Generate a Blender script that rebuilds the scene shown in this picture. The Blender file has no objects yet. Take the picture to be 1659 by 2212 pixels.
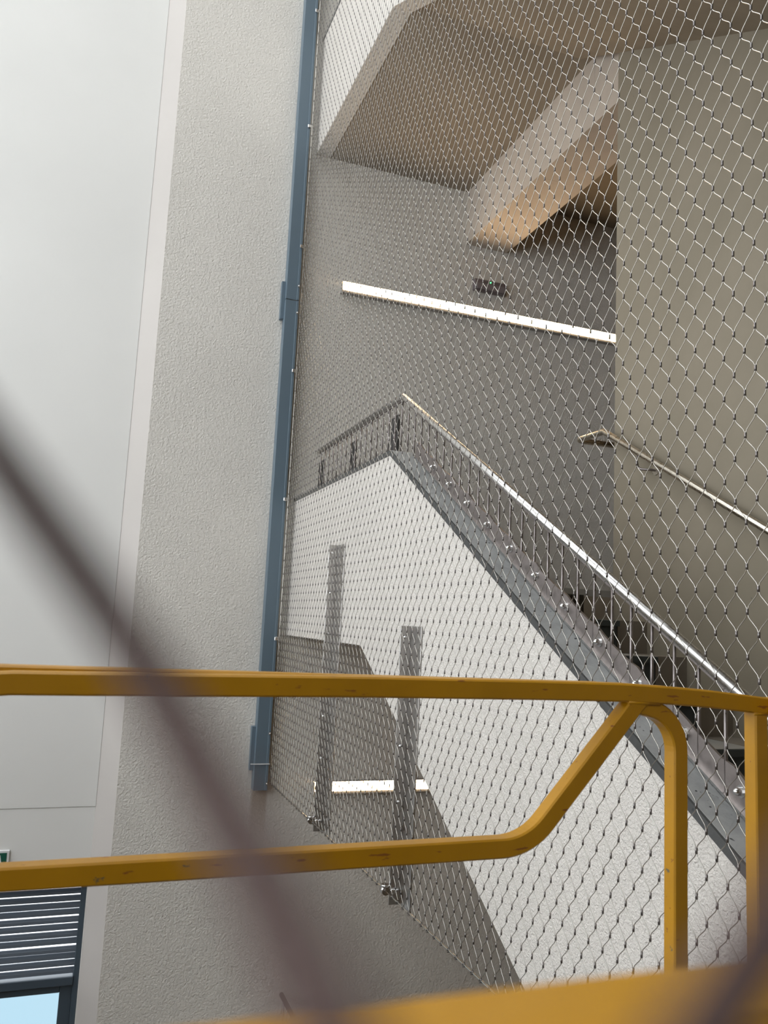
import bpy, math
from mathutils import Matrix, Vector

# ------------------------------------------------------------------ camera, world, exposure
scene = bpy.context.scene
COL = scene.collection
cam_d = bpy.data.cameras.new('camera')
cam = bpy.data.objects.new('camera', cam_d)
COL.objects.link(cam)
cr = Vector((0.93656407, -0.34717438, 0.0481425))
cu = Vector((-0.09085484, -0.10781261, 0.99001103))
cf = Vector((0.3385161, 0.93158273, 0.13251589))
m3 = Matrix((cr, cu, -cf)).transposed()
cam.matrix_world = m3.to_4x4()
cam_d.sensor_fit = 'VERTICAL'
cam_d.lens = 5.7
cam_d.sensor_height = 5.7 * 2212 / 1754.0
cam_d.sensor_width = 5.7 * 1659 / 1754.0
cam_d.clip_start = 0.005
cam_d.clip_end = 200
cam_d.dof.use_dof = True
cam_d.dof.focus_distance = 2.6
cam_d.dof.aperture_fstop = 1.6
scene.camera = cam

world = bpy.data.worlds.new('overcast_sky')
scene.world = world
world.use_nodes = True
bg = world.node_tree.nodes['Background']
bg.inputs[0].default_value = (0.90, 0.953, 1.0, 1)
bg.inputs[1].default_value = 2.2

vs = scene.view_settings
vs.view_transform = 'Standard'
vs.look = 'None'
vs.exposure = 0.85
vs.gamma = 1.0
vs.use_curve_mapping = False
cy_ = scene.cycles
cy_.max_bounces = 6
cy_.diffuse_bounces = 4
cy_.glossy_bounces = 3
cy_.transmission_bounces = 2
cy_.transparent_max_bounces = 6
cy_.caustics_reflective = False
cy_.caustics_refractive = False
cy_.use_adaptive_sampling = True
cy_.adaptive_threshold = 0.05

# ------------------------------------------------------------------ material helpers
def new_mat(name, color, rough=0.6, metal=0.0, spec=0.5):
    m = bpy.data.materials.new(name)
    m.use_nodes = True
    b = m.node_tree.nodes['Principled BSDF']
    b.inputs['Base Color'].default_value = (*color, 1)
    b.inputs['Roughness'].default_value = rough
    b.inputs['Metallic'].default_value = metal
    b.inputs['Specular IOR Level'].default_value = spec
    return m

def N(m, t, **kw):
    n = m.node_tree.nodes.new(t)
    for k, v in kw.items():
        setattr(n, k, v)
    return n

def L(m, a, b):
    m.node_tree.links.new(a, b)

def coords(m, scale=(1, 1, 1)):
    tc = N(m, 'ShaderNodeTexCoord')
    mp = N(m, 'ShaderNodeMapping')
    mp.inputs['Scale'].default_value = scale
    L(m, tc.outputs['Object'], mp.inputs['Vector'])
    return mp.outputs['Vector']

def noise(m, vec, scale, detail=3.0, rough=0.5, dist=0.0):
    n = N(m, 'ShaderNodeTexNoise')
    n.inputs['Scale'].default_value = scale
    n.inputs['Detail'].default_value = detail
    n.inputs['Roughness'].default_value = rough
    n.inputs['Distortion'].default_value = dist
    L(m, vec, n.inputs['Vector'])
    return n.outputs['Fac']

def ramp(m, fac, stops):
    r = N(m, 'ShaderNodeValToRGB')
    els = r.color_ramp.elements
    while len(els) < len(stops):
        els.new(0.5)
    for e, (p, c) in zip(els, stops):
        e.position = p
        e.color = (*c, 1) if len(c) == 3 else c
    L(m, fac, r.inputs['Fac'])
    return r.outputs['Color']

def mix(m, fac, a, b, blend='MIX'):
    x = N(m, 'ShaderNodeMix', data_type='RGBA', blend_type=blend)
    for s, v in ((x.inputs['Factor'], fac), (x.inputs['A'], a), (x.inputs['B'], b)):
        if hasattr(v, 'links'):
            L(m, v, s)
        elif isinstance(v, (int, float)):
            s.default_value = v
        else:
            s.default_value = (*v, 1)
    return x.outputs['Result']

def bsdf(m):
    return m.node_tree.nodes['Principled BSDF']

def set_color(m, sock):
    L(m, sock, bsdf(m).inputs['Base Color'])

def bump(m, height, strength, dist):
    b = N(m, 'ShaderNodeBump')
    b.inputs['Strength'].default_value = strength
    b.inputs['Distance'].default_value = dist
    L(m, height, b.inputs['Height'])
    L(m, b.outputs['Normal'], bsdf(m).inputs['Normal'])

def stucco(name, color, scale, strength, dist, mottle=0.04):
    m = new_mat(name, color, 0.92, spec=0.2)
    v = coords(m)
    big = noise(m, v, 1.3, 4)
    c1 = tuple(min(1, c * (1 - mottle)) for c in color)
    c2 = tuple(min(1, c * (1 + mottle)) for c in color)
    set_color(m, ramp(m, big, [(0.3, c1), (0.7, c2)]))
    n1 = noise(m, v, scale, 3, 0.55, 0.6)
    bump(m, n1, strength, dist)
    return m

MAT = {}
MAT['stucco'] = stucco('render_coarse', (0.73, 0.68, 0.622), 115, 0.9, 0.008)
MAT['backwall'] = stucco('render_fine', (0.685, 0.645, 0.585), 62, 0.8, 0.010)
def add_streak(m, x0, x1, z0, z1, color, amount):
    # brownish streak under the end of the channel, fading downwards
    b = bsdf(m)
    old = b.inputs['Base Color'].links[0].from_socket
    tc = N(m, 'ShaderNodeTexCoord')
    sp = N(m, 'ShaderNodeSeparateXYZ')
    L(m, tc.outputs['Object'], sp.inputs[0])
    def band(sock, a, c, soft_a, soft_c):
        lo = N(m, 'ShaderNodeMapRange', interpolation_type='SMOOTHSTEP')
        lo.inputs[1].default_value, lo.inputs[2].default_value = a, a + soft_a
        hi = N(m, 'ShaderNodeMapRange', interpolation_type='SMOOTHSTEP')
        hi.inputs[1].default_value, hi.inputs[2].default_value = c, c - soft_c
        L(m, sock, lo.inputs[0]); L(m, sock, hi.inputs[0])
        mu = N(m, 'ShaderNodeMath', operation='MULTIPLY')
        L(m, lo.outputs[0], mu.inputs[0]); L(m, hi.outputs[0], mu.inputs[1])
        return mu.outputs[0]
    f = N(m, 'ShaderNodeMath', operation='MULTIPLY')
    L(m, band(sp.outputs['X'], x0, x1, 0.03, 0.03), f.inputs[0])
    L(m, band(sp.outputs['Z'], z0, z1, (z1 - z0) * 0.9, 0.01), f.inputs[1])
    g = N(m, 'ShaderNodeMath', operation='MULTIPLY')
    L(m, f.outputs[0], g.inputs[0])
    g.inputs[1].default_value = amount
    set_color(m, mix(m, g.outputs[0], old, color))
add_streak(MAT['backwall'], 1.215, 1.355, -1.62, -1.195, (0.30, 0.22, 0.13), 0.6)
MAT['smooth'] = stucco('plaster_smooth', (0.76, 0.742, 0.705), 22, 0.12, 0.004, 0.02)
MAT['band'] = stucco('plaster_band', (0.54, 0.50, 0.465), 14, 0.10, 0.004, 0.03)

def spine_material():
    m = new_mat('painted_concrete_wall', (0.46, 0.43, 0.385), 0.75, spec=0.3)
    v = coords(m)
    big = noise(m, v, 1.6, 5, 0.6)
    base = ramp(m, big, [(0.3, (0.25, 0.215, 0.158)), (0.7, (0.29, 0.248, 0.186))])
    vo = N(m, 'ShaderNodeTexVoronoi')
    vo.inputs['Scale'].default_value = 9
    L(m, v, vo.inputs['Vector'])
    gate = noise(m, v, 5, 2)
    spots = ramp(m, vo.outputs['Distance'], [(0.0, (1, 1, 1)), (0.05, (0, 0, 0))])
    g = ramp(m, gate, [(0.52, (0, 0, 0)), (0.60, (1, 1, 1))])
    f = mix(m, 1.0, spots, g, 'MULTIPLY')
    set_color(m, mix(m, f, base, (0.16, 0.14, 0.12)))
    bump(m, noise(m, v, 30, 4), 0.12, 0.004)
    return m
MAT['spine'] = spine_material()

def soffit_material(name, c):
    # board-marked concrete: faint seams of the formwork boards running across the flight
    m = new_mat(name, c, 0.8, spec=0.25)
    v = coords(m)
    big = noise(m, v, 2.0, 5, 0.6)
    base = ramp(m, big, [(0.3, tuple(x * 0.9 for x in c)), (0.7, tuple(x * 1.1 for x in c))])
    vy = coords(m, (0.25, 7.5, 0.25))
    w = N(m, 'ShaderNodeTexWave', wave_type='BANDS', bands_direction='Y', wave_profile='SAW')
    w.inputs['Scale'].default_value = 0.3142
    w.inputs['Distortion'].default_value = 0.12
    L(m, vy, w.inputs['Vector'])
    seam = ramp(m, w.outputs['Fac'], [(0.0, (1, 1, 1)), (0.03, (0, 0, 0))])
    gate = ramp(m, noise(m, coords(m, (1.5, 8, 1)), 1.5, 3), [(0.5, (0, 0, 0)), (0.66, (1, 1, 1))])
    f = mix(m, 1.0, seam, gate, 'MULTIPLY')
    set_color(m, mix(m, f, base, tuple(x * 0.45 for x in c)))
    bump(m, noise(m, v, 25, 4), 0.15, 0.004)
    return m
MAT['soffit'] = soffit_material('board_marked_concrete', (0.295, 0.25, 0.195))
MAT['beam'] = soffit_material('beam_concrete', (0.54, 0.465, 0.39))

def coping_material(name='grey_coping_concrete', k=1.0):
    m = new_mat(name, (0.27, 0.28, 0.285), 0.85, spec=0.25)
    v = coords(m)
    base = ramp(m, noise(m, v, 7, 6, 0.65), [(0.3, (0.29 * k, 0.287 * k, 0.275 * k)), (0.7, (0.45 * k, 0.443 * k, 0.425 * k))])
    vo = N(m, 'ShaderNodeTexVoronoi')
    vo.inputs['Scale'].default_value = 42
    L(m, noise_vec(m, v), vo.inputs['Vector'])
    pits = ramp(m, vo.outputs['Distance'], [(0.0, (1, 1, 1)), (0.16, (1, 1, 1)), (0.22, (0, 0, 0))])
    g = ramp(m, noise(m, v, 14, 2), [(0.54, (0, 0, 0)), (0.62, (1, 1, 1))])
    f = mix(m, 1.0, pits, g, 'MULTIPLY')
    set_color(m, mix(m, f, base, (0.06, 0.06, 0.06)))
    bump(m, noise(m, v, 60, 5, 0.7), 0.35, 0.005)
    return m

def noise_vec(m, v):
    n = N(m, 'ShaderNodeTexNoise')
    n.inputs['Scale'].default_value = 18
    L(m, v, n.inputs['Vector'])
    a = N(m, 'ShaderNodeVectorMath', operation='SCALE')
    L(m, n.outputs['Color'], a.inputs[0])
    a.inputs['Scale'].default_value = 0.03
    s = N(m, 'ShaderNodeVectorMath', operation='ADD')
    L(m, v, s.inputs[0])
    L(m, a.outputs['Vector'], s.inputs[1])
    return s.outputs['Vector']
MAT['coping'] = coping_material()
MAT['coping_edge'] = coping_material('shaded_coping_edge', 0.22)  # darker copy of the coping concrete; shade of its side put into the colour

def steel(name, color, rough, scale=None):
    m = new_mat(name, color, rough, 1.0)
    v = coords(m, scale or (1, 1, 1))
    r = ramp(m, noise(m, v, 40, 3), [(0.3, (rough * 0.75,) * 3), (0.7, (min(1, rough * 1.3),) * 3)])
    L(m, r, bsdf(m).inputs['Roughness'])
    return m
MAT['rail'] = steel('satin_stainless', (0.62, 0.60, 0.58), 0.27)
MAT['baluster'] = steel('stainless_rod', (0.25, 0.22, 0.21), 0.36)
MAT['plate'] = steel('stainless_plate', (0.27, 0.235, 0.22), 0.5)
MAT['post'] = steel('stainless_angle', (0.52, 0.50, 0.48), 0.34)
MAT['bolt'] = steel('polished_bolt', (0.75, 0.74, 0.73), 0.15)
MAT['rope'] = steel('stainless_rope', (0.52, 0.49, 0.44), 0.22)
MAT['ferrule'] = steel('ferrule_metal', (0.22, 0.20, 0.19), 0.38)
MAT['wallrail'] = steel('brushed_wall_rail', (0.60, 0.55, 0.47), 0.30)
MAT['brown_rail'] = new_mat('brown_rail_paint', (0.10, 0.075, 0.06), 0.5)
MAT['dark'] = new_mat('dark_steel', (0.045, 0.042, 0.04), 0.5, 0.3)
MAT['channel'] = stucco('blue_grey_paint', (0.115, 0.158, 0.192), 60, 0.02, 0.002, 0.03)
bsdf(MAT['channel']).inputs['Roughness'].default_value = 0.42
bsdf(MAT['channel']).inputs['Specular IOR Level'].default_value = 0.5
MAT['tread'] = stucco('tread_stone', (0.33, 0.315, 0.285), 40, 0.1, 0.003, 0.1)
MAT['riser'] = stucco('dark_riser_stone', (0.075, 0.082, 0.078), 40, 0.1, 0.003, 0.2)
MAT['sidestrip'] = stucco('beige_side_strip', (0.23, 0.195, 0.155), 40, 0.08, 0.003, 0.05)
MAT['floor'] = stucco('floor_screed', (0.22, 0.20, 0.18), 20, 0.1, 0.003, 0.06)
MAT['dark_wall'] = stucco('low_bounce_wall', (0.075, 0.058, 0.042), 40, 0.2, 0.004, 0.1)  # for unseen walls, made dark to cut bounced light
MAT['frame'] = new_mat('anthracite_window_frame', (0.055, 0.075, 0.095), 0.45)
MAT['slat'] = new_mat('anthracite_slat', (0.075, 0.09, 0.11), 0.4)
MAT['white'] = new_mat('white_plastic', (0.75, 0.75, 0.74), 0.5)
MAT['green'] = new_mat('sign_green', (0.005, 0.085, 0.055), 0.4)
MAT['grey_plastic'] = new_mat('grey_plastic', (0.16, 0.13, 0.13), 0.35)
MAT['lens'] = new_mat('smoked_lens', (0.22, 0.19, 0.19), 0.2)
MAT['housing'] = new_mat('grey_lamp_housing', (0.30, 0.28, 0.26), 0.5)
MAT['cord'] = stucco('brown_cord', (0.085, 0.055, 0.05), 900, 0.3, 0.0004, 0.2)
MAT['rust'] = new_mat('rust_stain', (0.30, 0.24, 0.16), 0.9)

def emit(name, color, s):
    m = bpy.data.materials.new(name)
    m.use_nodes = True
    nt = m.node_tree
    nt.nodes.clear()
    e = nt.nodes.new('ShaderNodeEmission')
    e.inputs[0].default_value = (*color, 1)
    e.inputs[1].default_value = s
    o = nt.nodes.new('ShaderNodeOutputMaterial')
    nt.links.new(e.outputs[0], o.inputs[0])
    return m
MAT['led'] = emit('led_diffuser', (1.0, 0.72, 0.43), 21.0)
MAT['green_led'] = emit('green_indicator', (0.1, 1.0, 0.25), 2.0)

def glass_material(name='tinted_glass', tint=(0.39, 0.46, 0.49)):
    # solar-control glazing: lets about a third of the daylight through, tinted blue
    m = bpy.data.materials.new(name)
    m.use_nodes = True
    nt = m.node_tree
    nt.nodes.clear()
    t = nt.nodes.new('ShaderNodeBsdfTransparent')
    t.inputs[0].default_value = (*tint, 1)
    g = nt.nodes.new('ShaderNodeBsdfGlossy')
    g.inputs['Roughness'].default_value = 0.02
    fr = nt.nodes.new('ShaderNodeFresnel')
    fr.inputs[0].default_value = 1.3
    mx = nt.nodes.new('ShaderNodeMixShader')
    o = nt.nodes.new('ShaderNodeOutputMaterial')
    nt.links.new(fr.outputs[0], mx.inputs[0])
    nt.links.new(t.outputs[0], mx.inputs[1])
    nt.links.new(g.outputs[0], mx.inputs[2])
    nt.links.new(mx.outputs[0], o.inputs[0])
    return m
MAT['glass'] = glass_material()

def yellow_material(name):
    m = new_mat(name, (0.56, 0.29, 0.012), 0.45)
    v = coords(m)
    base = ramp(m, noise(m, v, 9, 5, 0.6), [(0.3, (0.40, 0.188, 0.0005)), (0.7, (0.475, 0.225, 0.0015))])
    chip_n = noise(m, coords(m, (0.6, 1, 1.4)), 26, 5, 0.62)
    chips = ramp(m, chip_n, [(0.685, (0, 0, 0)), (0.70, (1, 1, 1))])
    c2 = mix(m, chips, base, (0.14, 0.10, 0.05))
    sc_n = noise(m, coords(m, (7, 30, 30)), 3.0, 3, 0.5)
    scr = ramp(m, sc_n, [(0.69, (0, 0, 0)), (0.72, (1, 1, 1))])
    set_color(m, mix(m, scr, c2, (0.24, 0.08, 0.012)))
    bump(m, noise(m, v, 70, 3), 0.12, 0.003)
    return m
MAT['yellow'] = yellow_material('chipped_yellow_paint')

# ------------------------------------------------------------------ mesh helpers
class MB:
    def __init__(self):
        self.v, self.f, self.sm = [], [], []

    def face(self, idx, smooth=False):
        self.f.append(idx)
        self.sm.append(smooth)

    def box(self, x0, x1, y0, y1, z0, z1):
        b = len(self.v)
        self.v += [(x, y, z) for z in (z0, z1) for y in (y0, y1) for x in (x0, x1)]
        for q in ((0, 2, 3, 1), (4, 5, 7, 6), (0, 1, 5, 4), (2, 6, 7, 3), (0, 4, 6, 2), (1, 3, 7, 5)):
            self.face(tuple(b + i for i in q))
        return self

    def prism_x(self, poly, x0, x1):
        """poly: (y, z) points, extruded along X"""
        return self.prism(poly, [(x0, 'x'), (x1, 'x')])

    def prism(self, poly, ends):
        b, n = len(self.v), len(poly)
        for c, ax in ends:
            for p, q in poly:
                self.v.append({'x': (c, p, q), 'y': (p, c, q), 'z': (p, q, c)}[ax])
        self.face(tuple(b + i for i in range(n)))
        self.face(tuple(b + n + i for i in reversed(range(n))))
        for i in range(n):
            j = (i + 1) % n
            self.face((b + i, b + n + i, b + n + j, b + j))
        return self

    def tube(self, pts, r, sides=10, square=False, up=(0, 0, 1), cap=True, smooth=None, bevel=0.18):
        pts = [Vector(p) for p in pts]
        if square:
            h = r
            k = h * (1 - bevel)
            prof = [(h, -k), (h, k), (k, h), (-k, h), (-h, k), (-h, -k), (-k, -h), (k, -h)]
        else:
            prof = [(r * math.cos(2 * math.pi * i / sides), r * math.sin(2 * math.pi * i / sides)) for i in range(sides)]
        sides = len(prof)
        smooth = (not square) if smooth is None else smooth
        b = len(self.v)
        up = Vector(up)
        n = len(pts)
        for i, p in enumerate(pts):
            t0 = (pts[i] - pts[i - 1]).normalized() if i > 0 else None
            t1 = (pts[i + 1] - pts[i]).normalized() if i < n - 1 else None
            t = ((t0 or t1) + (t1 or t0)).normalized()
            k = 1.0 / max(0.5, t.dot(t1 or t0))
            s = t.cross(up)
            if s.length < 1e-4:
                s = t.cross(Vector((0, 1, 0)))
            s.normalize()
            u = s.cross(t)
            # the mitre stretches the section only in the plane of the bend
            bendv = ((t1 or t0) - (t0 or t1))
            bs = abs(bendv.dot(s)); bu = abs(bendv.dot(u))
            ks, ku = (k, 1) if bs > bu else (1, k)
            for a, c in prof:
                self.v.append(tuple(p + s * a * ks + u * c * ku))
        for i in range(n - 1):
            for j in range(sides):
                a = b + i * sides + j
                c = b + i * sides + (j + 1) % sides
                self.face((a, c, c + sides, a + sides), smooth)
        if cap:
            self.face(tuple(b + j for j in reversed(range(sides))))
            self.face(tuple(b + (n - 1) * sides + j for j in range(sides)))
        return self

    def dome(self, c, axis, r, h, seg=10, rings=4, collar=True):
        """bolt: washer + hex-ish collar + dome cap looking along axis"""
        c = Vector(c)
        a = Vector(axis).normalized()
        s = a.orthogonal().normalized()
        u = a.cross(s)
        prof = []
        if collar:
            prof += [(r * 1.45, 0), (r * 1.45, h * 0.12), (r, h * 0.12), (r, h * 0.45)]
        else:
            prof += [(r, 0)]
        for i in range(1, rings):
            t = i / rings * math.pi / 2
            prof.append((r * math.cos(t), h * 0.45 + h * 0.55 * math.sin(t)))
        b = len(self.v)
        for rr, hh in prof:
            for i in range(seg):
                t = 2 * math.pi * i / seg
                self.v.append(tuple(c + a * hh + s * rr * math.cos(t) + u * rr * math.sin(t)))
        top = len(self.v)
        self.v.append(tuple(c + a * h))
        m = len(prof)
        for k in range(m - 1):
            for i in range(seg):
                j = (i + 1) % seg
                self.face((b + k * seg + i, b + k * seg + j, b + (k + 1) * seg + j, b + (k + 1) * seg + i), k >= 3 or not collar)
        for i in range(seg):
            self.face((b + (m - 1) * seg + i, b + (m - 1) * seg + (i + 1) % seg, top), True)
        self.face(tuple(b + i for i in reversed(range(seg))))
        return self

    def mesh(self, name, mat):
        me = bpy.data.meshes.new(name)
        me.from_pydata(self.v, [], self.f)
        me.polygons.foreach_set('use_smooth', self.sm)
        me.materials.append(MAT[mat] if isinstance(mat, str) else mat)
        me.update()
        return me

    def build(self, name, mat, parent=None, loc=None):
        return place(name, self.mesh(name, mat), parent, loc)

def place(name, me, parent=None, loc=None):
    o = bpy.data.objects.new(name, me)
    COL.objects.link(o)
    if parent is not None:
        o.parent = parent
        base = Vector(parent.get('_o', (0, 0, 0)))
    if loc is not None:
        o.location = loc
    return o

def tag(o, label=None, cat=None, group=None, kind=None):
    if label: o['label'] = label
    if cat: o['category'] = cat
    if group: o['group'] = group
    if kind: o['kind'] = kind
    return o

def thing(name, label, cat, group=None):
    o = bpy.data.objects.new(name, None)
    o.empty_display_size = 0.1
    COL.objects.link(o)
    return tag(o, label, cat, group)

def box(name, mat, x0, x1, y0, y1, z0, z1, parent=None):
    return MB().box(x0, x1, y0, y1, z0, z1).build(name, mat, parent)

def bevel(o, w, seg=2):
    b = o.modifiers.new('bevel', 'BEVEL')
    b.width = w
    b.segments = seg
    b.limit_method = 'ANGLE'
    return o

def struct(o, label=None):
    return tag(o, label, kind='structure')

# ------------------------------------------------------------------ the setting
YB = 5.81            # face of the back wall
YR = 5.93            # face of the recessed wall with the window
PITCH = 3.72         # storey height
Z0, ZT = -5.40, 8.40
XS = 1.40            # rendered face of the stair parapet
XSP = 2.65           # spine wall face

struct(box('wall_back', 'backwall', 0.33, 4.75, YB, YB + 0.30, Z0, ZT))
# smooth splayed band between the two wall planes
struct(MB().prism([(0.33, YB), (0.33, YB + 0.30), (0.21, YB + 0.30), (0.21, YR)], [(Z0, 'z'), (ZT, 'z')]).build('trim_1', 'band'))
WX0, WX1, WZ0, WZ1 = -1.25, 0.205, -3.75, -1.79
wl = MB()
wl.box(-3.6, WX0, YR, YB + 0.30, Z0, ZT)
wl.box(WX0, 0.21, YR, YB + 0.30, Z0, WZ0)
wl.box(WX0, 0.21, YR, YB + 0.30, WZ1, -1.322)
wl.box(WX0, 0.21, YR - 0.004, YB + 0.30, -1.317, ZT)
wl.box(WX1, 0.21, YR, YB + 0.30, WZ0, WZ1)
wl.box(-1.3, 0.209, YR + 0.004, YB + 0.29, -1.33, -1.30)
struct(wl.build('wall_recess', 'smooth'))
# left side of the atrium: unseen mullioned opening added for fill light
GZ, GT = -0.45, 3.9
wl2 = MB()
wl2.box(-3.9, -3.6, -4.2, YB + 0.3, Z0, GZ)
wl2.box(-3.9, -3.6, -4.2, YB + 0.3, GT, 5.6)
wl2.box(-3.9, -3.6, -4.2, 1.5, 5.6, ZT)
struct(wl2.build('wall_left', 'smooth'))
gl = MB()
for i in range(6):
    y = -4.0 + i * 1.96
    gl.box(-3.80, -3.68, y - 0.03, y + 0.03, GZ, GT)
for i in range(4):
    z = GZ + 0.03 + i * 1.43
    gl.box(-3.78, -3.70, -4.2, YB + 0.3, z - 0.03, z + 0.03)
struct(gl.build('fill_opening_frame', 'frame'))
struct(box('wall_front', 'dark_wall', -3.9, 4.75, -4.5, -4.2, Z0, ZT))
struct(box('wall_outer', 'dark_wall', 4.45, 4.75, -4.2, YB, Z0, ZT))
struct(box('floor', 'floor', -3.9, 4.75, -4.5, YB + 0.3, Z0 - 0.3, Z0))
struct(box('ceiling', 'soffit', 1.40, 4.75, -4.5, YB + 0.3, ZT, ZT + 0.25))
struct(box('skylight_cover', 'smooth', -3.9, 1.40, -4.5, -0.6, ZT + 0.2, ZT + 0.4))  # unseen cover added to hold back skylight at the front
sk = MB()
for i in range(6):
    y = -4.2 + i * 2.0
    sk.box(-3.9, 1.40, y - 0.05, y + 0.05, ZT, ZT + 0.2)
for i in range(4):
    x = -3.6 + i * 1.6
    sk.box(x - 0.04, x + 0.04, -4.5, YB + 0.3, ZT + 0.02, ZT + 0.14)
struct(sk.build('window_2', 'white'))

# spine wall between the two runs of stairs
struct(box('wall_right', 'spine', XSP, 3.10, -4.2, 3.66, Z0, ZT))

# louvred window in the recess
w1 = bpy.data.objects.new('window_1', None)
COL.objects.link(w1)
struct(w1)
fr = MB()
FY0, FY1 = YR + 0.05, YR + 0.13
SLX = 0.170
fr.box(SLX, WX1, FY0, FY1, WZ0, WZ1)
fr.box(WX0, WX0 + 0.05, FY0, FY1, WZ0, WZ1)
fr.box(WX0 + 0.05, SLX, FY0, FY1, WZ1 - 0.02, WZ1)
fr.box(WX0 + 0.05, SLX, FY0 - 0.015, FY1, -2.450, -2.395)
fr.box(WX0 + 0.05, SLX, FY0, FY1, WZ0, WZ0 + 0.05)
bevel(fr.build('window_frame', 'frame', w1), 0.004, 1)
sash = MB()
sash.box(0.094, SLX + 0.002, FY0 + 0.015, FY1 - 0.01, WZ0 + 0.05, -2.455)
sash.box(WX0 + 0.05, 0.094, FY0 + 0.015, FY1 - 0.01, -2.500, -2.455)
sash.box(WX0 + 0.05, 0.094, FY0 + 0.015, FY1 - 0.01, WZ0 + 0.05, WZ0 + 0.12)
bevel(sash.build('sash', 'frame', w1), 0.004, 1)
box('glass_pane', 'glass', WX0 + 0.05, 0.095, FY0 + 0.045, FY0 + 0.051, WZ0 + 0.1, -2.495, w1)
# slats: a rounded blade each, leaving a slit of daylight above it
def slat_mesh(h):
    m = MB()
    pts = [(FY0 + 0.012, 0), (FY0 + 0.020, h * 0.55), (FY0 + 0.036, h), (FY0 + 0.046, h), (FY0 + 0.030, h * 0.45), (FY0 + 0.022, 0)]
    m.prism_x(pts, WX0 + 0.05, SLX)
    return m.mesh('slat', 'slat')
gap_shift = [0, .001, 0, -.004, .002, 0, .001, 0, .003, 0, -.002, -.002, .002]
sm_ = slat_mesh(0.0305)
for i in range(13):
    z = -2.383 + i * 0.0452
    place('slat', sm_, w1, (0, 0, z - 0.0 + gap_shift[i]))

# ------------------------------------------------------------------ the staircase, one module a storey
SLOPE_T, SLOPE_B = 0.573, 0.558
def parapet_poly(y_end):
    return [(YB, 0.833), (3.80, 0.833), (y_end, 0.833 - SLOPE_T * (3.80 - y_end)),
            (y_end, -0.135 - SLOPE_B * (4.12 - y_end)), (4.12, -0.135), (YB, -0.135)]

def stair(dz, label, y_end, steps=True, flight=True):
    t = thing('concrete_staircase', label, 'staircase', 'storeys of the concrete staircase')
    t.location = (0, 0, dz)
    if flight:
        poly = parapet_poly(y_end)
    else:
        poly = [(YB, 0.833), (3.80, 0.833), (3.80, -0.135), (YB, -0.135)]
    tag(MB().prism_x(poly, XS, 1.515).build('parapet', 'stucco', t), 'light rough rendered parapet side')
    cop = MB()
    def cop_seg(ya, za, yb, zb):
        cop.prism_x([(ya, za), (yb, zb), (yb, zb + 0.024), (ya, za + 0.024)], XS - 0.006, 1.53)
    if flight:
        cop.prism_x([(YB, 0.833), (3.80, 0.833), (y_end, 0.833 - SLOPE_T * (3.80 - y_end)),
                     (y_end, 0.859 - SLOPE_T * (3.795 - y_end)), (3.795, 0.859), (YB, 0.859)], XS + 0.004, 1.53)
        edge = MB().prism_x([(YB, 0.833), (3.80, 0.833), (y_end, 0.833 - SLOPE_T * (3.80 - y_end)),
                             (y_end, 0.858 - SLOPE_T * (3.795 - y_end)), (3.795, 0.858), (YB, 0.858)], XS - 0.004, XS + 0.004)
        tag(edge.build('coping_edge', 'coping_edge', t), 'side edge of the coping, darkened to look shaded')
    else:
        cop_seg(YB, 0.833, 3.80, 0.833)
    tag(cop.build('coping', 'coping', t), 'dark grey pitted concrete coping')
    slab = MB()
    slab.prism_x([(YB, 0.18), (3.66, 0.18), (3.66, -0.13), (4.06, -0.13), (YB, -0.13)], 1.515, 4.45)
    slab.build('landing_slab', 'soffit', t)
    if flight:
        fs = MB()
        fs.prism_x([(4.06, -0.13), (3.66, 0.02), (y_end, 0.02 - 0.556 * (3.66 - y_end)), (y_end, -0.13 - 0.585 * (4.06 - y_end))], 1.515, XSP)
        fs.build('flight_slab', 'soffit', t)
    box('beam', 'beam', 2.72, 3.10, 3.66, YB, -0.59, -0.13, t)
    if steps:
        nose = MB().box(1.53, 2.470, -0.020, 0.284, -0.030, 0.0)
        tread_me = nose.mesh('tread', 'tread')
        riser_me = MB().box(1.53, 2.470, 0.0, 0.030, -0.128, 0.0).mesh('riser', 'riser')
        strip_me = MB().box(2.476, XSP, 0.0, 0.284, -0.158, 0.0).mesh('side_block', 'sidestrip')
        edge_me = MB().box(1.53, 2.470, -0.024, -0.0205, -0.030, -0.003).mesh('nosing_edge', 'riser')
        for k in range(12):
            y, z = 3.66 - 0.284 * k, 0.215 - 0.158 * k
            if y < y_end:
                break
            place('riser', riser_me, t, (0, y, z - 0.030))
            if k > 0:
                tr = place('tread', tread_me, t, (0, y, z))
                place('nosing_edge', edge_me, tr)
                place('side_block', strip_me, t, (0, y, z))
        top = box('landing_floor', 'tread', 1.53, 4.45, 3.66, YB, 0.18, 0.215, t)
    return t

stair(0.0, 'stair flight and landing with light rendered parapet below the long lamp, behind the cable mesh', 0.30)
stair(PITCH, 'upper stair flight and landing seen from below at the top, above the long lamp', 0.30, steps=False)
# landing one storey down, below the picture; only the end of its railing shows
struct(box('floor_landing', 'soffit', 1.515, 4.44, 3.66, YB - 0.002, -PITCH - 0.13, -PITCH + 0.215))
struct(box('wall_landing', 'stucco', XS, 1.513, 3.80, YB - 0.002, -PITCH - 0.135, -PITCH + 0.857))

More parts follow.
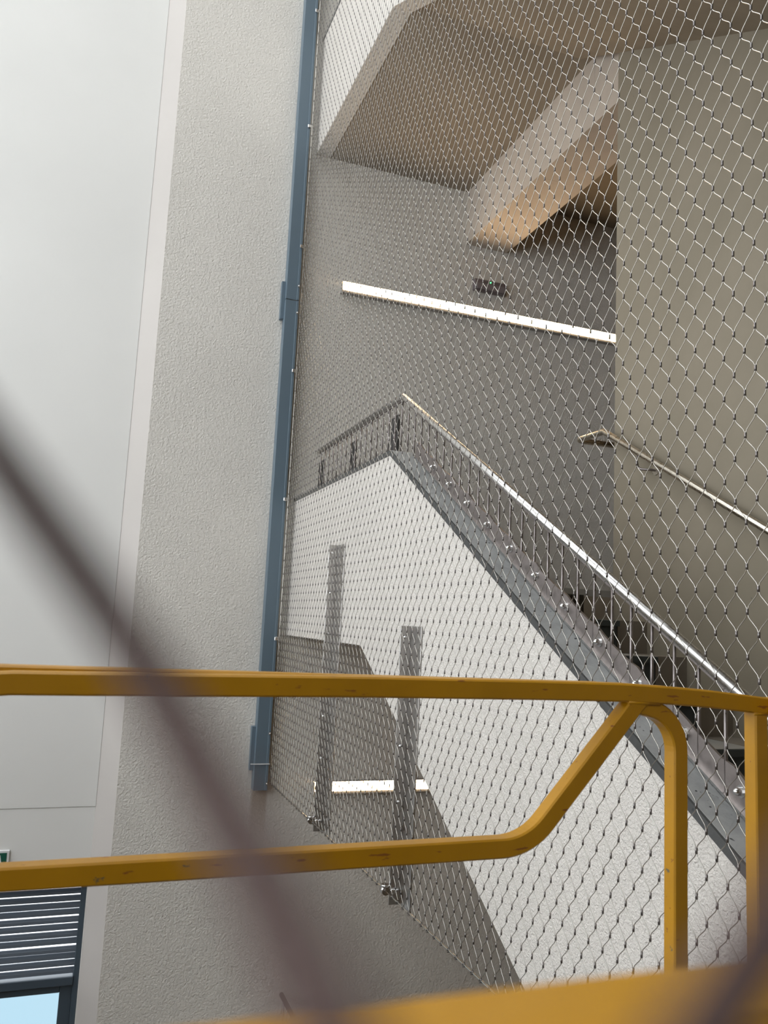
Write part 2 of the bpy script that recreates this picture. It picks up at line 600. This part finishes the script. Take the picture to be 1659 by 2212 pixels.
# ------------------------------------------------------------------ railing on the parapet
def guard(dz, xg, label, y_far, flight=True, fine=True):
    t = thing('guard_rail', label, 'railing', 'railings on the stair parapets')
    zr, yk = 1.190, 3.935
    sl = 0.561
    path = [(xg, y_far, zr), (xg, yk, zr)]
    if flight:
        path.append((xg, 0.42, zr - sl * (yk - 0.42)))
    else:
        path[-1] = (xg, 4.4, zr)
    t.location = (0, 0, dz)
    MB().tube(path, 0.0155, 14).build('handrail', 'rail' if flight else 'brown_rail', t)
    fl = [(p[0], p[1], p[2] - 0.020) for p in path]
    MB().tube(fl, 0.004, 6, square=True).build('under_flat', 'baluster', t)
    rod = MB().tube([(0, 0, 0), (0, 0, 0.335)], 0.0048, 8).mesh('baluster', 'baluster')
    k = 0
    y = y_far - 0.07
    while y > (yk if flight else 4.45):
        place('baluster', rod, t, (xg, y, 0.855))
        y -= 0.0985
    if flight:
        rod2 = MB().tube([(0, 0, -0.295), (0, 0, 0)], 0.0048, 8).mesh('baluster', 'baluster')
        for k in range(36):
            y = 3.847 - 0.0926 * k
            if y < 0.5:
                break
            place('baluster', rod2, t, (xg, y, zr - sl * (yk - y) - 0.018))
        # base plate: long folded strip on the coping, top edge lifted at each fixing
        def ztop(y):
            return 0.859 - SLOPE_T * (3.795 - y)
        pl = MB()
        n = 80
        ys = [3.72 - (3.72 - 0.45) * i / n for i in range(n + 1)]
        poly_b = [(y, ztop(y) + 0.012) for y in ys]
        poly_t = []
        for y in ys:
            ph = ((3.476 - y) / 0.1885) % 1.0
            poly_t.append((y, ztop(y) + 0.085 + 0.010 * max(0, math.cos(2 * math.pi * ph)) ** 2))
        b = len(pl.v)
        for x in (xg - 0.004, xg + 0.004):
            for q in poly_b:
                pl.v.append((x, *q))
            for q in poly_t:
                pl.v.append((x, *q))
        m = n + 1
        for i in range(n):
            a, c = i, i + 1
            pl.face((a, c, m + c, m + a))
            pl.face((2 * m + a, 3 * m + a, 3 * m + c, 2 * m + c))
            pl.face((m + a, m + c, 3 * m + c, 3 * m + a))
            pl.face((a, 2 * m + a, 2 * m + c, c))
        pl.face((0, m, 3 * m, 2 * m))
        pl.face((n, 2 * m + n, 3 * m + n, m + n))
        # folded foot lip that catches the light
        lip = MB()
        lip.prism_x([(3.72, ztop(3.72) + 0.006), (0.45, ztop(0.45) + 0.006), (0.45, ztop(0.45) + 0.013), (3.72, ztop(3.72) + 0.013)], xg - 0.014, xg + 0.02)
        plo = pl.build('base_plate', 'plate', t)
        lip.build('foot_lip', 'bolt', plo)
        bolt = MB().dome((0, 0, 0), (-1, 0, 0), 0.0105, 0.024).mesh('bolt', 'bolt')
        for k in range(17):
            y = 3.476 - 0.1905 * k
            if y < 0.55:
                break
            place('bolt', bolt, t, (xg - 0.004, y, ztop(y) + 0.055))
    if fine:
        for ya, yb in ((4.135, 4.03), (4.86, 4.77), (5.62, 5.49)):
            pk = MB()
            pk.prism_x([(ya, 0.858), (yb, 0.858), (yb, 1.118), (ya, 1.112)], xg + 0.012, xg + 0.022)
            tag(pk.build('flat_post', 'dark', t), 'dark flat steel post')
    else:
        box('flat_post', 'dark', xg + 0.012, xg + 0.022, 5.0, 5.1, 0.858, 1.11, t)
    return t
guard(0.0, 1.51, 'stainless steel railing with round bars along the rendered parapet behind the mesh', 5.59)
guard(-PITCH - 0.02, 1.515, 'short brown railing end at the bottom edge, above the yellow near bar', 5.74, flight=False, fine=False)

# handrail fixed to the spine wall, turning round its end
wr = thing('wall_handrail', 'slim metal handrail on the right-hand wall, wrapping round its end', 'handrail')
hx = 2.585
def hz(y):
    return 1.08 - 0.57 * (3.665 - y)
pts = [(hx, 0.3, hz(0.3)), (hx, 3.665, 1.08), (hx, 3.885, 1.08)]
for i in range(1, 6):
    a = i / 5 * math.pi / 2
    pts.append((hx + 0.03 * (1 - math.cos(a)), 3.885 + 0.03 * math.sin(a), 1.08))
pts += [(3.16, 3.915, 1.08)]
MB().tube(pts, 0.0165, 14).build('rail', 'wallrail', wr)
for yb_ in (3.33, 2.42, 1.5):
    bz = hz(yb_)
    br = MB().tube([(hx, yb_ + 0.045, bz + 0.02), (hx, yb_ + 0.05, bz - 0.03), (hx + 0.004, yb_ + 0.045, bz - 0.055),
                    (hx + 0.012, yb_ + 0.03, bz - 0.066), (hx + 0.03, yb_ - 0.01, bz - 0.072), (XSP, yb_ - 0.02, bz - 0.074)], 0.006, 8)
    bo = br.build('bracket', 'baluster', wr)
    MB().tube([(XSP - 0.006, yb_ - 0.02, bz - 0.074), (XSP, yb_ - 0.02, bz - 0.074)], 0.024, 18, smooth=False).build('rosette', 'wallrail', bo)

# ------------------------------------------------------------------ long wall lamps
def lamp(x0, x1, z, label):
    t = thing('wall_lamp', label, 'lamp', 'long lamps on the back wall')
    y1 = YB
    h = MB()
    h.box(x0 - 0.006, x1 + 0.006, y1 - 0.052, y1, z - 0.050, z - 0.030)
    h.box(x0 - 0.006, x1 + 0.006, y1 - 0.012, y1, z - 0.030, z + 0.036)
    h.box(x0 - 0.006, x1 + 0.006, y1 - 0.0565, y1 - 0.012, z + 0.0342, z + 0.037)
    h.build('housing', 'housing', t)
    d = MB()
    d.prism_x([(y1 - 0.012, z - 0.0295), (y1 - 0.012, z + 0.034), (y1 - 0.054, z + 0.034), (y1 - 0.056, z + 0.033), (y1 - 0.056, z - 0.0295)], x0, x1)
    tag(d.build('diffuser', 'led', t), 'glowing white diffuser')
    for xa in (x0 - 0.006, x1):
        box('end_cap', 'housing', xa, xa + 0.006, y1 - 0.053, y1 - 0.012, z - 0.030, z + 0.031, t)
    return t
lamp(1.668, 4.24, 2.545, 'long glowing strip lamp on the back wall above the stair railing')
lamp(1.672, 4.24, -1.195, 'short-looking glowing strip lamp seen below the landing, between the two steel posts')

# emergency light over the upper lamp
em = thing('emergency_light', 'small dark emergency light with a green dot above the long lamp', 'light')
eb = MB().box(2.790, 3.085, YB - 0.045, YB, 2.735, 2.838)
bevel(eb.build('body', 'grey_plastic', em), 0.012, 3)
el = MB().box(2.805, 3.070, YB - 0.060, YB - 0.04, 2.745, 2.800)
bevel(el.build('lens', 'lens', em), 0.008, 2)
MB().dome((2.937, YB - 0.045, 2.818), (0, -1, 0), 0.006, 0.006, collar=False).build('indicator', 'green_led', em)

# exit sign over the window
ex = thing('exit_sign', 'green and white exit sign above the louvred window at the left edge', 'sign')
bevel(box('panel', 'white', -0.62, -0.287, YR - 0.016, YR, -1.735, -1.572, ex), 0.003, 1)
gp = MB().box(-0.606, -0.302, YR - 0.0185, YR - 0.016, -1.722, -1.587)
gp.build('green_field', 'green', ex)
pk = MB()
def flat_xz(m, poly):
    m.prism([(x, z) for x, z in poly], [(YR - 0.0205, 'y'), (YR - 0.0185, 'y')])
flat_xz(pk, [(-0.395, -1.600), (-0.340, -1.600), (-0.318, -1.710), (-0.395, -1.710)])
flat_xz(pk, [(-0.590, -1.650), (-0.545, -1.605), (-0.545, -1.635), (-0.480, -1.635), (-0.480, -1.665), (-0.545, -1.665), (-0.545, -1.695)])
pk.build('pictogram', 'white', ex)

# ------------------------------------------------------------------ blue-grey channel on the back wall
ch = thing('steel_channel', 'tall blue-grey steel channel on the wall holding the mesh edge', 'channel')
cx0, cx1, cy = 1.222, 1.322, YB - 0.075
def channel_piece(z0, z1):
    m = MB()
    # C section with its web to the room and a folded lip on the mesh side
    prof = [(cx0, YB), (cx0, cy), (cx1, cy), (cx1, cy + 0.03), (cx1 - 0.006, cy + 0.03), (cx1 - 0.006, cy + 0.006), (cx0 + 0.006, cy + 0.006), (cx0 + 0.006, YB)]
    m.prism(prof, [(z0, 'z'), (z1, 'z')])
    m.box(cx1 - 0.018, cx1, cy - 0.006, cy, z0, z1)
    o = m.build('channel', 'channel', ch)
    return bevel(o, 0.002, 1)
channel_piece(-1.205, 2.345)
channel_piece(2.350, 6.4)
for za, zb in ((2.200, 2.495), (-1.075, -0.775)):
    bevel(box('splice_plate', 'channel', cx0 - 0.028, cx0 + 0.002, cy + 0.035, YB, za, zb, ch), 0.002, 1)
clip_me = MB().box(-0.012, 0.014, -0.012, 0.004, -0.013, 0.013).mesh('clip', 'bolt')
for z in (-0.163, 0.837, 1.801, 2.774, 3.755, 4.737, 5.7):
    o = place('clip', clip_me, ch, (cx1 - 0.008, cy - 0.006, z))
    bevel(o, 0.003, 1)
scr = MB().dome((0, 0, 0), (0, -1, 0), 0.007, 0.014, 8, 3).mesh('screw', 'bolt')
for z in (-1.157, -0.818, 2.25, 2.46):
    place('screw', scr, ch, (cx1 - 0.008, cy - 0.006, z))
box('cable_tie', 'white', cx0 - 0.03, cx1 + 0.004, cy - 0.010, cy - 0.006, -1.028, -1.022, ch)

# ------------------------------------------------------------------ cable mesh
XM = 1.335
CW, CH = 0.0625, 0.0965
MZ0 = -1.150
mesh_t = thing('cable_mesh', 'stainless steel cable mesh with diamond openings stretched in front of the stairs', 'mesh')
Y_FAR = YB - 0.095
half = CW / 2
NR = 152                       # ropes
RISE = 136                     # half cells up
def rope_mesh(flip):
    """one rope waving between two columns of knots; straight for a moment inside each ferrule"""
    pts = []
    fer = 0.0065
    r = 0.0011
    for j in range(RISE + 1):
        z = j * CH / 2
        s = (j + flip) % 2
        yk = -half * s
        off = (-0.0013 if s == 0 else 0.0013)
        yk += off
        if j > 0:
            pts.append((0, yk, z - fer))
        if j < RISE:
            pts.append((0, yk, z + fer))
            s2 = 1 - s
            y2 = -half * s2 + (-0.0013 if s2 == 0 else 0.0013)
            za, zb = z + fer, z + CH / 2 - fer
            for q in (0.22, 0.5, 0.78):
                e = q + 0.10 * math.sin((q - 0.5) * 2 * math.pi) * (1 if q != 0.5 else 0)
                pts.append((0, yk + (y2 - yk) * (0.15 if q == 0.22 else 0.85 if q == 0.78 else 0.5), za + (zb - za) * q))
    return MB().tube(pts, r, 5, up=(1, 0, 0)).mesh('wire_rope', 'rope')
rope_a, rope_b = rope_mesh(0), rope_mesh(1)
for i in range(NR):
    place('wire_rope', rope_a if i % 2 == 0 else rope_b, mesh_t, (XM, Y_FAR - i * half, MZ0))

def ferrule_into(m, c):
    m.tube([(c[0], c[1], c[2] - 0.0065), (c[0], c[1], c[2] + 0.0065)], 0.0031, 6, smooth=True)
one = MB()
ferrule_into(one, (0, 0, 0))
fer_me = one.mesh('ferrule', 'ferrule')
knots = []
for i in range(NR + 1):
    for j in range(RISE + 1):
        # rope i touches column i when (j + i) is even
        if (j + i) % 2 == 0:
            knots.append((XM, Y_FAR - i * half, MZ0 + j * CH / 2))
def seen(k):
    v = Vector(k)
    d = v.dot(cf)
    if d < 0.2:
        return None
    px, py = 829.5 + 1754 * v.dot(cr) / d, 1106 - 1754 * v.dot(cu) / d
    return d if (5 < px < 1650 and 5 < py < 1450) else None
ranked = sorted((seen(k), k) for k in knots if seen(k))
near = [k for _, k in ranked[:300]]
ns = set(near)
for k in near:
    place('ferrule', fer_me, mesh_t, k)
rest = MB()
for k in knots:
    if k not in ns:
        ferrule_into(rest, k)
tag(rest.build('ferrules', 'ferrule', mesh_t), kind='stuff')
# edge ropes: along the foot and up the channel
yl = Y_FAR - NR * half
foot = [(XM, Y_FAR - (Y_FAR - yl) * i / 40, MZ0 + 0.0) for i in range(41)]
MB().tube(foot, 0.0032, 8).build('edge_rope', 'rope', mesh_t)
side = [(XM, Y_FAR + 0.006, MZ0 + 0.18 * i) for i in range(37)]
MB().tube(side, 0.003, 8).build('edge_rope', 'rope', mesh_t)
tie = MB().tube([(-0.005, 0, 0.006), (-0.0055, 0.004, 0), (-0.004, 0.002, -0.008)], 0.0018, 5).mesh('lacing', 'ferrule')
for i in range(0, NR + 1, 2):
    place('lacing', tie, mesh_t, (XM, Y_FAR - i * half, MZ0))

# two angle posts bolted to the parapet, holding the foot of the mesh
def mesh_post(ya, yb, ztop, zbot, label):
    t = thing('mesh_post', label, 'post', 'posts holding the cable mesh')
    xf = XS - 0.008
    o = MB()
    o.box(xf, XS - 0.001, yb, ya, zbot, ztop)                          # wide leg against the parapet
    bevel(o.build('face_leg', 'post', t), 0.0015, 1)
    n = MB()
    n.box(XM + 0.007, xf, ya - 0.006, ya, zbot, ztop)                  # leg standing out to the mesh
    bevel(n.build('side_leg', 'post', t), 0.0015, 1)
    sp = MB().dome((0, 0, 0), (0, -1, 0), 0.008, 0.020).mesh('bolt', 'bolt')
    z = ztop - 0.05
    while z > zbot + 0.2:
        place('bolt', sp, t, (XM + 0.024, ya - 0.006, z))
        z -= 0.235
    c = MB()
    c.tube([(XM - 0.012, ya - 0.020, zbot + 0.062), (XM - 0.012, ya + 0.014, zbot + 0.062)], 0.018, 16)
    c.tube([(XM - 0.012, ya - 0.010, zbot + 0.080), (XM - 0.012, ya - 0.010, zbot + 0.088)], 0.020, 16)
    cl = c.build('cable_clamp', 'bolt', t)
    MB().tube([(XM + 0.004, ya - 0.012, zbot + 0.062), (XM + 0.05, ya - 0.012, zbot + 0.062)], 0.005, 8).build('clamp_bolt', 'bolt', cl)
    return t
mesh_post(4.615, 4.470, 0.430, -1.20, 'stainless angle post on the parapet nearer the blue-grey channel')
mesh_post(3.405, 3.285, -0.018, -1.20, 'stainless angle post on the parapet nearer the stair flight, shorter of the two')

# ------------------------------------------------------------------ yellow work platform
bk = thing('work_platform', 'chipped yellow tubular guardrail of a lift platform in the foreground', 'lift platform')
H = 0.0150
def arc(cx, cz, r, a0, a1, n, y):
    return [(cx + r * math.cos(math.radians(a0 + (a1 - a0) * i / n)), y, cz + r * math.sin(math.radians(a0 + (a1 - a0) * i / n))) for i in range(n + 1)]
DECK = -1.19
UY = (0, 1, 0)
yf = 1.165
# front tube: rises at the left, rounded corner, runs across and droops towards the right corner
p = [(-0.175, yf, DECK), (-0.175, yf, -0.22)] + arc(-0.075, -0.202, 0.100, 180, 90, 10, yf)[1:]
p += [(0.10, yf, -0.101), (0.40, yf, -0.0985), (0.70, yf, -0.0985), (0.86, yf, -0.0995), (0.95, yf, -0.103), (1.04, yf, -0.108), (1.12, yf, -0.1145), (1.165, yf, -0.1185)]
bevel_r = MB().tube(p, H, square=True, up=UY)
bevel_r.build('top_rail', 'yellow', bk)
MB().tube([(-0.80, yf + 0.034, -0.0930), (0.84, yf + 0.034, -0.1010)], H, square=True, up=UY).build('rear_rail', 'yellow', bk)
# middle tube, bent upwards to meet the top rail
bend = []
ca, cz_, rr = 0.640, -0.338 + 0.105, 0.105
ym = yf + 0.0012
p = [(-0.80, ym, -0.345), (0.2, ym, -0.341)] + arc(ca, cz_, rr, 270, 318, 9, ym)
ex_, ez_ = 0.893, -0.112
p += [(ex_, ym, ez_)]
MB().tube(p, H - 0.0003, square=True, up=UY).build('mid_rail', 'yellow', bk)
# hoop that curves down from the top rail into a post
yc = yf + 0.0026
p = [(0.880, yc, -0.1195), (0.91, yc, -0.1235)] + arc(0.905, -0.197, 0.0725, 80, 0, 9, yc)[1:] + [(0.9775, yc, DECK)]
MB().tube(p, H - 0.0006, square=True, up=UY).build('curved_post', 'yellow', bk)
MB().tube([(1.152, yf + 0.001, DECK), (1.152, yf + 0.001, -0.126)], H - 0.0004, square=True, up=UY).build('corner_post', 'yellow', bk)
MB().tube([(1.182, yf + 0.012, -0.1195), (1.182, 0.150, -0.0985)], H, square=True).build('side_rail', 'yellow', bk)
MB().tube([(-0.80, yf + 0.034, -0.0985), (-0.80, 0.178, -0.0985)], H, square=True).build('side_rail', 'yellow', bk)
MB().tube([(-0.80, 0.163, -0.0970), (1.1665, 0.163, -0.0970)], H, square=True, up=UY).build('near_rail', 'yellow', bk)
for x, y in ((-0.80, 0.163), (1.152, 0.163), (-0.80, yf + 0.034)):
    MB().tube([(x, y, DECK), (x, y, -0.11)], H, square=True, up=UY).build('corner_post', 'yellow', bk)
weld = MB().tube([(0.868, yf - 0.012, -0.1145), (0.93, yf - 0.012, -0.1175)], 0.0035, 6)
weld.build('weld_bead', 'yellow', bk)
MB().tube([(1.134, yf - 0.012, -0.1315), (1.168, yf - 0.012, -0.1325)], 0.0035, 6).build('weld_bead', 'yellow', bk)
box('deck', 'plate', -0.83, 1.18, 0.12, 1.22, DECK - 0.04, DECK, bk)
box('mast', 'yellow', -0.1, 0.5, 0.35, 0.95, Z0, DECK - 0.04, bk)

# ------------------------------------------------------------------ cord hanging right in front of the lens
cp = [(-0.0212, 0.0662, 0.0283), (-0.0121, 0.0668, 0.0171), (-0.0066, 0.0649, 0.0103), (-0.0008, 0.0619, 0.003), (0.0046, 0.0577, -0.0041),
      (0.008, 0.0504, -0.01), (0.01, 0.0439, -0.0135), (0.011, 0.0385, -0.0158), (0.0114, 0.0343, -0.0171), (0.0127, 0.0301, -0.0194),
      (0.0171, 0.028, -0.0211), (0.023, 0.0291, -0.0197), (0.028, 0.0317, -0.0181), (0.0334, 0.0338, -0.0156), (0.0404, 0.0367, -0.0124), (0.0504, 0.0404, -0.0069)]
def smooth_path(P, n=4):
    P = [Vector(q) for q in P]
    out = []
    for i in range(len(P) - 1):
        a, b, c, d = P[max(i - 1, 0)], P[i], P[i + 1], P[min(i + 2, len(P) - 1)]
        for k in range(n):
            t = k / n
            out.append(0.5 * ((2 * b) + (c - a) * t + (2 * a - 5 * b + 4 * c - d) * t * t + (3 * b - a - 3 * c + d) * t ** 3))
    out.append(P[-1])
    return out
cp = [tuple(0.76 * c for c in q) for q in cp]
co = MB().tube(smooth_path(cp), 0.0014, 10).build('cord', 'cord')
tag(co, 'blurred dark brown cord hanging diagonally right in front of the lens', 'cord')
